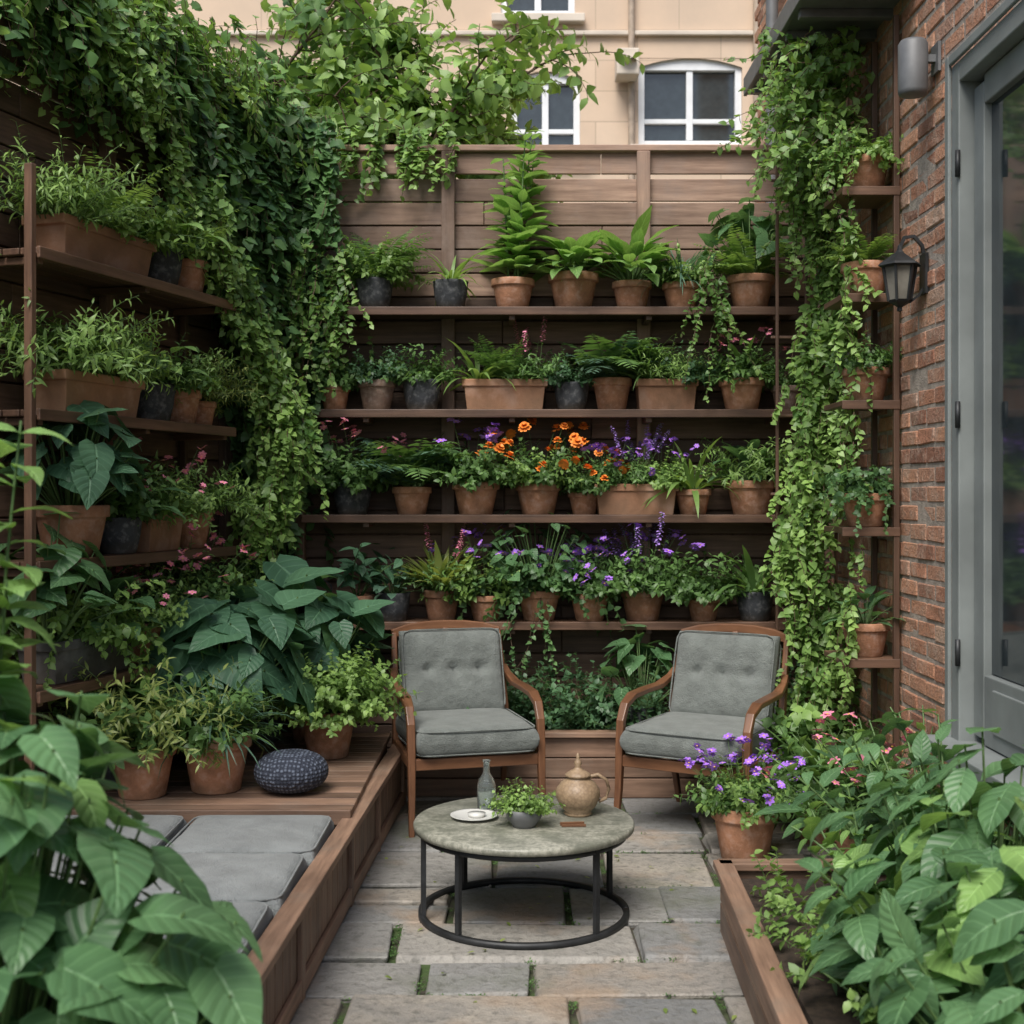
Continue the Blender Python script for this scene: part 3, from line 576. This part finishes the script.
# ---------------------------------------------------------------- chairs
def chair(loc,rz):
    e=empty('wooden_armchair',loc,rz); g=G()
    for s in (-1,1):
        x=s*.315
        g.bar([(x*1.02,-.33,0),(x,-.30,.2),(x,-.285,.40),(x,-.275,.52),(x,-.235,.59),(x*1.0,-.15,.625),(x*1.0,.0,.632),(x*.98,.16,.635),(x*.95,.28,.665),(x*.93,.335,.70)],[.026,.032,.038,.038,.042,.052,.056,.05,.036,.03],[.026,.034,.038,.036,.032,.028,.026,.028,.03,.03],(1,0,0))
        g.bar([(x*.95,.40,0),(x*.93,.32,.2),(x*.92,.27,.36),(x*.91,.29,.5),(x*.9,.345,.7),(x*.88,.40,.88)],[.026,.03,.034,.034,.03,.026],[.028,.036,.042,.04,.034,.028],(1,0,0))
        g.bar([(x,-.29,.34),(x*.92,.28,.33)],.024,.055,(1,0,0))
    g.bar([(-.30,-.285,.335),(.30,-.285,.335)],.026,.055,(0,1,0)); g.bar([(-.28,.27,.34),(.28,.27,.34)],.026,.055,(0,1,0))
    g.bar([(-.285,.40,.875),(-.2,.42,.90),(-.1,.43,.912),(0,.432,.915),(.1,.43,.912),(.2,.42,.90),(.285,.40,.875)],.03,.045,(0,1,0))
    g.bar([(-.28,.30,.47),(.28,.30,.47)],.022,.04,(0,1,0))
    for x in (-.16,0,.16): g.bar([(x,.3,.46),(x,.36,.7),(x,.42,.9)],.03,.014,(1,0,0))
    g.obj('frame',[W_CHAIR],e,.006,3)
    g=G(); cushion(g,(0,-.03,.435),.59,.62,.165); g.obj('seat_cushion',[FABRIC],e)
    g=G(); R=Matrix.Rotation(rad(90-17),3,'X'); cushion(g,(0,.268,.685),.53,.44,.15,R,[(x,.05) for x in(-.52,0,.52)],pw=8,td=.26); g.obj('back_cushion',[FABRIC],e)
chair((-.24,6.42,0),rad(15)); chair((.93,6.27,0),rad(-30))

# ---------------------------------------------------------------- coffee table
TX,TY=.045,4.95
e=empty('round_coffee_table',(TX,TY,0)); g=G()
g.lathe([(0,.33),(.405,.33),(.418,.334),(.42,.345),(.42,.352),(.414,.36),(0,.36)],0,72); g.obj('table_top',[TSTONE],e)
g=G(); a=np.linspace(0,2*math.pi,73)
ring=np.stack([.39*np.cos(a),.39*np.sin(a),np.full(73,.013)],1); g.bar(ring,.022,.022,(0,0,1),smooth=True)
ring[:,2]=.318; g.bar(ring*np.array([.98,.98,1]),.018,.022,(0,0,1),smooth=True)
for t in (192,232,128,312,28): t=rad(t); g.bar([(.385*math.cos(t),.385*math.sin(t),.01),(.385*math.cos(t),.385*math.sin(t),.33)],.018,.018,(math.cos(t),math.sin(t),0))
g.obj('metal_frame',[METAL],e)
e=empty('ceramic_jug',(TX+.21,TY+.08,.36)); g=G()
g.lathe([(0,0),(.05,0),(.055,.008),(.05,.015),(.07,.035),(.086,.07),(.084,.10),(.066,.125),(.046,.138),(.04,.146),(.05,.15),(.05,.156),(.036,.166),(.018,.176),(.01,.185),(.016,.197),(.012,.208),(.006,.218),(.009,.228),(.0,.24)],0,40)
g.tubes(np.array([[(.04,0,.145),(.075,0,.155),(.11,0,.135),(.12,0,.10),(.11,0,.065),(.08,0,.05)]]),.008,.007,0,8)
g.obj('body',[JUG],e)
g=G(); g.lathe([(0,.002),(.032,0),(.036,.006),(.037,.10),(.03,.125),(.014,.15),(.012,.19),(.015,.192),(.015,.2),(.010,.2),(.010,.15),(.027,.12),(.033,.10),(.033,.01),(0,.01)],0,32); g.obj('glass_bottle',[GLASS],loc=(TX-.145,TY+.13,.361))
g=G(); g.lathe([(0,0),(.05,0),(.055,.004),(.09,.012),(.092,.015),(.085,.013),(.05,.006),(0,.006)],0,40); g.lathe([(0,.007),(.03,.007),(.035,.02),(.0,.022)],0,16,(.01,0,0)); g.obj('ceramic_plate',[CERAM],loc=(TX-.19,TY+.02,.361))
e=empty('potted_succulent_bowl',(TX+.0,TY-.1,.36)); g=G(); g.lathe([(0,0),(.04,0),(.045,.008),(.065,.035),(.075,.07),(.071,.07),(.062,.055),(0,.055)],[0]*6+[1],32); g.obj('bowl',[GREYM,SOIL],e)
g=G(); p=grow(90,(.04,.13),(0,80),(10,40),br=.05); g.tubes(p,.0015,.001,1,3); leafon(g,p,9,.024,.018,0,nseg=3,lvb=.2); g.obj('foliage',[LM['bright'],STEM],e,loc=(0,0,.055))
g=G(); g.bar([(-.045,0,.006),(.045,.012,.006)],.012,.01,(0,1,0)); g.bar([(-.04,-.02,.005),(.05,-.016,.005)],.01,.008,(0,1,0)); g.obj('wooden_utensils',[W_CHAIR],loc=(TX+.18,TY-.09,.361))
# glass candle jar on the lowest back shelf
e=empty('glass_candle_jar',(-1.04,7.12,.9)); g=G(); g.lathe([(0,.002),(.055,0),(.062,.01),(.062,.11),(.045,.135),(.041,.135),(.056,.108),(.056,.012),(0,.01)],0,28); g.obj('glass',[GLASS],e)
g=G(); g.lathe([(.0,.137),(.048,.137),(.05,.145),(.02,.17),(.0,.175)],0,20); g.bar([(-.05,0,.13),(-.05,0,.2),(0,0,.24),(.05,0,.2),(.05,0,.13)],.006,.006,(0,1,0)); g.obj('lid',[METAL],e)
g=G(); g.lathe([(0,.012),(.028,.012),(.028,.07),(0,.072)],0,16); g.obj('candle',[CERAM],e)

# ---------------------------------------------------------------- potted plants: back shelves
PY=7.205
rowsP=[
 (2.62,[(-.76,'d',.21,['fern','herbb'],1.15),(-.34,'d',.2,'spiky',.8),(.005,'t2',.24,'tall',1.08),(.34,'t2',.28,['broad','broad'],1.05),(.665,'t2',.22,['broad','broad'],1.2),(.94,'t2',.21,['grass','herbb'],.95),(1.32,'t2',.26,['heartb','fern'],1.05)]),
 (2.06,[(-.98,'t',.17,'herb',.8),(-.75,'b',.21,'herb',.9),(-.5,'d',.22,'herb',.95),(-.04,'T',.47,['spiky','fern','pinkspike'],1.0),(.33,'d',.2,'herb',.85),(.555,'t',.22,['bigfern','bigfern'],1.0),(.85,'T',.34,['grass','herbfine','herb'],.95),(1.27,'t2',.25,['spiky','pink'],1.0),(1.52,'b',.17,'herb',.6)]),
 (1.485,[(-.885,'d',.22,['pink','herb'],1.2),(-.555,'t2',.22,['bigfern','bigfern'],1.2),(-.2,'t2',.26,'purple',1.2),(.145,'t2',.25,['orange','herbb'],1.15),(.40,'t2',.18,'orange',.9),(.68,'T',.46,['purple','spike','purple'],.95),(1.0,'t2',.2,'spiky',1.25),(1.32,'t2',.27,['broadm','feather'],1.05)]),
 (.90,[(-.86,'t2',.20,'leggy',1.2),(-.66,'d',.20,'bluebroad',1.0),(-.39,'t',.21,['spikyy','spikyy','pinkspike'],1.1),(-.145,'t2',.2,'purple',1.15),(.15,'t2',.24,['trail','ivypot'],1.15),(.43,'t2',.22,['purple','purple'],1.05),(.725,'t2',.25,['spike','purple'],1.2),(1.06,'t2',.19,'herb',1.3),(1.345,'d',.21,'spiky',1.15)]),
]
for z,L in rowsP:
    for x,k,w,f,s in L: potted(x,PY+random.uniform(-.02,.02),z,k,w,f,s)
lp=lambda Y:(-3.385+.302*Y,Y)
angL=math.atan2(.957,.289)
rowsL=[
 (2.53,[(5.42,'T',.66,['herbfine','herbb','fern','herbb'],1.25),(5.9,'d',.22,['broadm','herbb'],1.05),(6.13,'t',.2,'fern',1.05)]),
 (1.92,[(5.38,'T',.56,['feather','feather','herbb'],1.15),(5.84,'d',.22,['broadm','herb'],1.05),(6.07,'t',.2,['feather','herbb'],.85),(6.25,'t',.15,'feather',.8)]),
 (1.345,[(5.28,'t2',.3,['heart','heart'],1.1),(5.6,'d',.2,['herb','broadm'],1.1),(5.83,'T',.28,['herbb','pink'],1.1),(6.15,'t',.22,['feather','herbb'],1.0)]),
 (.855,[(5.32,'D',.56,['heartb','trail','herbb','broadm'],1.15),(5.75,'t',.22,['herbb','pink'],1.2),(6.12,'t',.26,['pink','pink'],1.35)]),
]
for z,L in rowsL:
    for Y,k,w,f,s in L:
        x,y=lp(Y); potted(x,y,z,k,w,f,s,rz=angL)
for z,f,k in zip(CZ,['trail','fern','herb','trail','broadm'],'t2 t2 t2 t2 t2'.split()): potted(1.62,5.96,z,k,.22,f,.75)
potted(-.87,6.15,.36,'t',.27,['mound','mound'],1.15)
potted(-1.24,5.45,.36,'t',.29,['grass','grass','herb'],1.15)
potted(-1.52,5.35,.36,'t',.27,['herb','feather'],1.3)
potted(-1.33,5.95,.36,'d',.3,['heart','heart','heart'],1.55); potted(-1.0,6.5,.36,'t',.26,['heart','heart'],1.5); potted(-1.7,5.6,.36,'d',.27,['broadm','broadm'],1.5)
potted(-1.28,6.55,.36,'d',.3,['heartb','heart'],1.9)
potted(1.02,5.70,0,'t',.29,['purple','purple'],1.05); potted(1.42,5.95,0,'t',.28,['spiky','herb'],1.5); potted(1.46,5.3,0,'t',.3,['pink','broadm'],1.45)
potted(1.5,6.5,0,'d',.3,['trail','herb'],1.9); potted(1.3,6.6,0,'t',.25,['herb','herb'],1.3)

g=G(); p0=np.stack([RNG.uniform(-.55,1.65,480),RNG.uniform(6.92,7.3,480),np.full(480,.3)],1)
p=branch(p0,np.stack([RNG.normal(0,.45,480),RNG.normal(-.15,.4,480),np.ones(480)],1),RNG.uniform(.18,.48,480),.4,8,.1); g.tubes(p,.0025,.001,1,3); leafon(g,p,17,.048,.036,0,nseg=3,t0=.1,lvb=.3)
g.obj('leafy_hedge',[LM['dark'],STEM])
potted(.70,7.02,.33,'d',.16,['heartb'],1.0,name='broadleaf_plant')

# ---------------------------------------------------------------- climbers
FN=np.array([.957,-.289,0])
def mass(name,leaf,S,out,lens,nl,L,W,wig=.22,dirs=None,grav=.6,stem=STEMB,lvb=0):
    g=G(); n=len(S); d=np.tile(np.array([0,0,-1.]),(n,1)) if dirs is None else dirs
    d=d+out*.2+RNG.normal(0,.2,(n,3)); p=branch(S,d,lens,grav,10,wig); g.tubes(p,.003,.0015,1,3)
    clump=.35*np.sin(S[:,0]*9+S[:,2]*7)*np.sin(S[:,2]*11-S[:,1]*6+1)+.15*np.sin(S[:,1]*17+S[:,2]*13)
    leafon(g,p,nl,L,W,0,'heart',t0=.02,out=out,back=.18,nseg=3,bend=.5,taper=.3,lvb=lvb+clump); return g.obj(name,[LM[leaf],stem])
Ys=[];Zs=[]
while len(Ys)<900:
    Y=RNG.uniform(4.9,7.4); Z=RNG.uniform(1.35,3.8)
    lo=np.interp(Y,[4.9,5.6,6.1,6.45,6.65,6.85,7.4],[3.66,3.52,3.42,3.2,2.7,1.8,1.5])
    if Z>lo: Ys.append(Y);Zs.append(Z)
Ys=np.array(Ys);Zs=np.array(Zs); n=len(Ys)
off=.03+.12*(1+np.sin(Ys*5.1+Zs*3.3)*np.sin(Zs*4.7-Ys*2))*RNG.random(n)+.05*RNG.random(n)
S=np.stack([fX(Ys)+FN[0]*off,Ys+FN[1]*off,Zs],1)
mass('climbing_ivy','ivy',S,np.tile(FN,(n,1)),RNG.uniform(.15,.5,n),12,.08,.072,lvb=.2)
n=440; X=RNG.uniform(-1.4,-1.0,n); Z=RNG.uniform(1.5,3.75,n); k=(X<-1.2)|(Z>3.1)|(RNG.random(n)<.4); X=X[k];Z=Z[k]; n=len(X)
k=~((X>-1.2)&(Z<2.4)&(RNG.random(n)<.8)); X=X[k];Z=Z[k];n=len(X)
S=np.stack([X,7.36-.05-.22*RNG.random(n),Z],1); mass('climbing_ivy','ivy',S,np.tile([.2,-.98,0],(n,1)),RNG.uniform(.15,.45,n),12,.07,.064,lvb=.2)
path=np.array([(-1.82,5.35,3.75),(-1.66,5.6,3.5),(-1.50,5.95,3.1),(-1.38,6.3,2.75),(-1.25,6.5,2.35),(-1.13,6.6,2.0),(-1.17,6.6,1.75),(-1.32,6.55,1.45)])
n=330; t=RNG.random(n)*(len(path)-1.001); i=t.astype(int); S=path[i]+(path[i+1]-path[i])*(t-i)[:,None]+RNG.normal(0,1,(n,3))*np.array([.05,.06,.08])
dd=nrm(path[i+1]-path[i]); mass('trailing_vine','vine',S,np.tile(nrm(np.array([.6,-.8,.0])),(n,1)),RNG.uniform(.15,.4,n),16,.05,.044,dirs=dd+np.array([0,0,-.5]),lvb=.1)
n=80; S=np.stack([RNG.uniform(-1.3,-.3,n),RNG.uniform(7.28,7.45,n),RNG.uniform(3.5,3.7,n)],1); mass('fence_top_vine','vine',S,np.tile([0,-1,.2],(n,1)),RNG.uniform(.10,.32,n),10,.055,.05)
n=300; Y=RNG.uniform(4.8,7.3,n); S=np.stack([fX(Y)+.05+RNG.uniform(-.1,.2,n),Y,RNG.uniform(3.55,4.0,n)],1); mass('fence_top_vine','vine',S,np.tile(FN,(n,1)),RNG.uniform(.15,.48,n),12,.06,.055)
n=40; S=np.stack([RNG.uniform(-1.17,-.9,n),RNG.uniform(6.98,7.2,n),RNG.uniform(2.45,3.0,n)],1); mass('trailing_vine','vine',S,np.tile([0,-1,.1],(n,1)),RNG.uniform(.25,.6,n),18,.045,.04)
n=11; S=np.stack([RNG.uniform(1.02,1.18,n),RNG.uniform(7.02,7.1,n),RNG.uniform(2.6,2.85,n)],1); mass('trailing_vine','vine',S,np.tile([0,-1,.1],(n,1)),RNG.uniform(.3,.75,n),22,.04,.036)
n=8; S=np.stack([RNG.uniform(.0,.25,n),RNG.uniform(7.02,7.1,n),RNG.uniform(.95,1.05,n)],1); mass('trailing_vine','ivy',S,np.tile([0,-1,.1],(n,1)),RNG.uniform(.2,.5,n),12,.035,.03)
n=520; Z=RNG.uniform(.35,3.95,n); cx=1.53+.05*np.sin(Z*3.1)+.045*np.sin(Z*7+1); w=np.interp(Z,[.3,1,1.6,2.3,3,3.9],[.11,.10,.06,.055,.05,.10])
S=np.stack([cx+RNG.normal(0,1,n)*w,6.5+RNG.normal(0,.07,n),Z],1); mass('climbing_vine','vine',S,np.tile([-.25,-.95,.1],(n,1)),RNG.uniform(.12,.42,n),15,.05,.04,lvb=.15)
n=90; S=np.stack([RNG.uniform(1.35,1.72,n),RNG.uniform(6.0,6.5,n),RNG.uniform(3.2,3.8,n)],1); mass('climbing_vine','vine',S,np.tile([-.25,-.95,.1],(n,1)),RNG.uniform(.2,.5,n),16,.05,.04,dirs=np.tile([-.6,0,-.1],(n,1)),grav=1.2)
n=36; S=np.stack([RNG.uniform(1.46,1.56,n),RNG.uniform(5.8,5.95,n),RNG.uniform(.9,3.3,n)],1); mass('climbing_vine','vine',S,np.tile([-.25,-.95,.1],(n,1)),RNG.uniform(.15,.4,n),14,.042,.034,lvb=.1)

# ---------------------------------------------------------------- trees
def tree(name,leaf,base,h,nL,el,ln,per,sx,sy,L,W,nl,r=.1,low=6):
    g=G(); trunk=branch(np.array([base]),[[.05,0,1]],[h],0,10,.03); g.tubes(trunk,r,r*.6,1,10)
    az=RNG.uniform(0,6.28,nL); e=np.radians(RNG.uniform(*el,nL)); D=np.stack([np.cos(az)*np.cos(e)*sx,np.sin(az)*np.cos(e)*sy,np.sin(e)],1); st=trunk[0,RNG.integers(low,11,nL)]
    limbs=branch(st,D,RNG.uniform(*ln,nL),.25,8,.10); g.tubes(limbs,r*.22,.006,1,5)
    P,Dd=offshoots(limbs,per,.15,.7); tw=branch(P,Dd,RNG.uniform(.25,.6,len(P)),.6,6,.12); g.tubes(tw,.006,.002,1,3)
    cl=.3*np.sin(P[:,0]*5+P[:,2]*4)*np.sin(P[:,2]*6+P[:,1]*3); leafon(g,tw,nl,L,W,0,t0=.1,nseg=3,lvb=cl); return g.obj(name,[LM[leaf],STEMB])
tree('background_tree','bright',[-.8,8.7,0],3.9,44,(0,85),(.7,1.65),20,1.1,.7,.14,.088,12)
tree('background_tree','mid',[-2.6,8.6,0],3.8,34,(-5,80),(1.0,2.0),20,1.0,.7,.13,.08,12,.13)
g=G(); trunk=branch(np.array([[-2.15,3.5,0]]),[[.04,0,1]],[3.4],0,10,.03); g.tubes(trunk,.05,.03,1,8)
st=trunk[0,[6,7,8,9,10,10,9,8]]; D=np.array([[1,.3,.35],[1,.9,.3],[.8,-.2,.5],[1,.1,.15],[.7,.6,.3],[.5,-.5,.6],[1,.5,-.05],[.4,1,.2]])
limbs=branch(st,D,np.array([.4,.5,.55,.75,.9,.75,.6,.7]),.3,8,.06); g.tubes(limbs,.014,.005,1,5)
P,Dd=offshoots(limbs,8,.3,.6); tw=branch(P,Dd,RNG.uniform(.15,.35,len(P)),.7,6,.1); g.tubes(tw,.004,.002,1,3); leafon(g,tw,7,.11,.062,0,t0=.2,nseg=5,cols=5)
g.obj('overhanging_tree',[LM['bigbright'],STEMB])

# ---------------------------------------------------------------- foreground plants
def bigbush(name,leaf,c,R,n,L,W,prof='heart',lv0=0,down=-45):
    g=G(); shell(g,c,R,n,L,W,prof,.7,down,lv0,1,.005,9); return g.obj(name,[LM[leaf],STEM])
bigbush('hydrangea_bush','bigmid',(-1.03,2.45,.42),(.51,.48,.78),560,.19,.15)
bigbush('hydrangea_bush','bigbright',(-1.04,2.5,.5),(.47,.44,.77),50,.15,.115)
def bush(name,leaf,c,n,ln,lean,droop,nl,L,W,br,t0=.4,lel=.72,taper=.25):
    g=G(); p=grow(n,ln,lean,droop,c,br,10,.06); g.tubes(p,.007,.003,1,6); leafon(g,p,nl,L,W,0,'ovate',t0=t0,lel=lel,bend=.9,nseg=8,cols=5,taper=taper,wave=.012,back=.04,fold=.2); return g.obj(name,[LM[leaf],STEM])
bush('broadleaf_shrub','bigbright',(-1.22,2.8,.2),12,(1.1,1.74),(0,3),(0,8),26,.16,.10,.1,.5)
bigbush('hosta_plant','bigmid',(1.25,2.85,.3),(.48,.5,.46),260,.20,.135,'ovate',.1,-30)
bigbush('hosta_plant','bigmid',(1.34,3.6,.3),(.42,.5,.58),260,.18,.115,'ovate',.1,-30)
bigbush('hosta_plant','bigbright',(1.2,3.3,.3),(.42,.5,.50),50,.17,.11,'ovate',0,-20)
bush('hosta_plant','bigmid',(1.18,3.35,.2),16,(.3,.6),(5,50),(5,50),9,.18,.11,.2,.3)
bush('leafy_shrub','bigbright',(1.25,4.1,.2),26,(.25,.48),(0,50),(5,50),10,.12,.07,.18,.25)
bush('leafy_shrub','bigmid',(1.5,4.4,.2),30,(.35,.72),(0,42),(5,45),11,.13,.07,.18,.25)
bush('leafy_shrub','bigbright',(1.54,5.0,.1),16,(.45,.75),(0,30),(5,45),11,.09,.05,.13,.3)
g=G(); p=grow(80,(.08,.22),(0,75),(10,60),(1.02,3.85,.22),.18); p[:,:,1]+=RNG.uniform(-.9,.5,(80,1)); g.tubes(p,.002,.001,1,3); leafon(g,p,14,.045,.03,0,nseg=3); g.obj('ground_cover',[LM['bright'],STEM])

# ---------------------------------------------------------------- background building
e=empty('beige_apartment_building'); BY=14
g=G(); wins=[(1.92,5.82,1.12,.95),(.36,5.7,.75,.9),(.28,7.3,.8,1.1),(4.6,5.8,1.1,1),(-2.4,8.3,1.1,1.2),(1.92,8.6,1.1,1.2)]
xs=sorted({-9,9,*[a for w in wins for a in (w[0]-w[2]/2,w[0]+w[2]/2)]}); zs=sorted({0,12,*[a for w in wins for a in (w[1]-w[3]/2,w[1]+w[3]/2)]})
for a,b in zip(xs[:-1],xs[1:]):
    for c,d_ in zip(zs[:-1],zs[1:]):
        mx,mz=(a+b)/2,(c+d_)/2
        if any(abs(mx-w[0])<w[2]/2 and abs(mz-w[1])<w[3]/2 for w in wins): continue
        g.add([(a,BY,c),(b,BY,c),(b,BY,d_),(a,BY,d_)],[(0,1,2,3)],0,smooth=False)
for wx,wz,ww,wh in wins:
    a,b,c,d_=wx-ww/2,wx+ww/2,wz-wh/2,wz+wh/2; q=BY+.15
    g.add([(a,BY,c),(b,BY,c),(b,q,c),(a,q,c)],[(0,1,2,3)],0,smooth=False);g.add([(a,BY,d_),(a,q,d_),(b,q,d_),(b,BY,d_)],[(0,1,2,3)],0,smooth=False)
    g.add([(a,BY,c),(a,q,c),(a,q,d_),(a,BY,d_)],[(0,1,2,3)],0,smooth=False);g.add([(b,BY,c),(b,BY,d_),(b,q,d_),(b,q,c)],[(0,1,2,3)],0,smooth=False)
    K=14
    for i in range(K):
        x0=a+(b-a)*i/K; x1=a+(b-a)*(i+1)/K; s0=(2*i/K-1)**2*.10; s1=(2*(i+1)/K-1)**2*.10
        g.add([(x0,BY+.004,d_-s0-.001),(x1,BY+.004,d_-s1-.001),(x1,BY+.004,d_+.0),(x0,BY+.004,d_+.0)],[(0,1,2,3)],0,smooth=False)
g.obj('facade',[BEIGE],e)
g=G()
for wx,wz,ww,wh in wins:
    for dx in (-ww/2+.035,ww/2-.035): g.box((wx+dx,BY+.08,wz),(.07,.08,wh))
    g.box((wx,BY+.08,wz+wh/2-.06),(ww-.14,.078,.12)); g.box((wx,BY+.08,wz-wh/2+.035),(ww-.14,.078,.07)); g.box((wx,BY+.085,wz),(.07,.06,wh-.16))
    g.box((wx,BY+.087,wz-wh*.2),(ww-.14,.05,.05))
g.obj('window_frames',[WHITEP],e,.005)
g=G()
for wx,wz,ww,wh in wins: g.box((wx,BY+.12,wz),(ww-.02,.02,wh-.02))
g.obj('window_glass',[GLASSD],e)
g=G()
for wx,wz,ww,wh in wins: g.box((wx,BY-.03,wz-wh/2-.05),(ww+.2,.16,.09))
g.box((0,BY-.03,6.55),(18,.06,.05)); g.box((2.72,10.6,4),(.36,.5,8)); g.obj('stone_trim',[TRIM],e,.01)
g=G() 
for x in (1.28,2.62): g.lathe([(.035,3),(.035,10)],0,12,(x,BY-.07,0))
g.obj('drain_pipes',[plain('pipe_paint',(.38,.30,.23),.6)],e)
g=G(); g.box((1.22,BY-.2,6.15),(.24,.3,.28)); g.lathe([(.09,0),(.08,.02),(.0,.02)],0,16,(1.22,BY-.36,6.15)); g.obj('air_conditioner',[TRIM],e,.015)

# ---------------------------------------------------------------- camera, light
cd=bpy.data.cameras.new('camera'); cam=bpy.data.objects.new('camera',cd); COL.objects.link(cam); cam.location=(0,0,1.6); cam.rotation_euler=(rad(90),0,0)
cd.lens=1300/1024*36; cd.sensor_width=36; cd.shift_y=-18/1024; cd.clip_end=500; cd.clip_start=.05; cd.dof.use_dof=True; cd.dof.focus_distance=5.8; cd.dof.aperture_fstop=4
sc.camera=cam
w=bpy.data.worlds.new('World'); sc.world=w; w.use_nodes=True; nt=w.node_tree; sk=nt.nodes.new('ShaderNodeTexSky'); sk.sky_type='NISHITA'; sk.sun_disc=False
el,az=rad(54),rad(200); sk.sun_elevation=el; sk.sun_rotation=az; sk.air_density=1.0; sk.dust_density=3
nt.links.new(sk.outputs[0],nt.nodes['Background'].inputs[0]); nt.nodes['Background'].inputs[1].default_value=.15
ld=bpy.data.lights.new('sun','SUN'); lo=bpy.data.objects.new('sun',ld); COL.objects.link(lo); ld.energy=3.9; ld.angle=rad(32); ld.color=(1,.965,.91)
sd=Vector((math.sin(az)*math.cos(el),math.cos(az)*math.cos(el),math.sin(el))); lo.rotation_euler=sd.to_track_quat('Z','Y').to_euler(); lo.location=(0,0,8)
sc.view_settings.view_transform='Standard'; sc.view_settings.look='None'; sc.view_settings.exposure=0
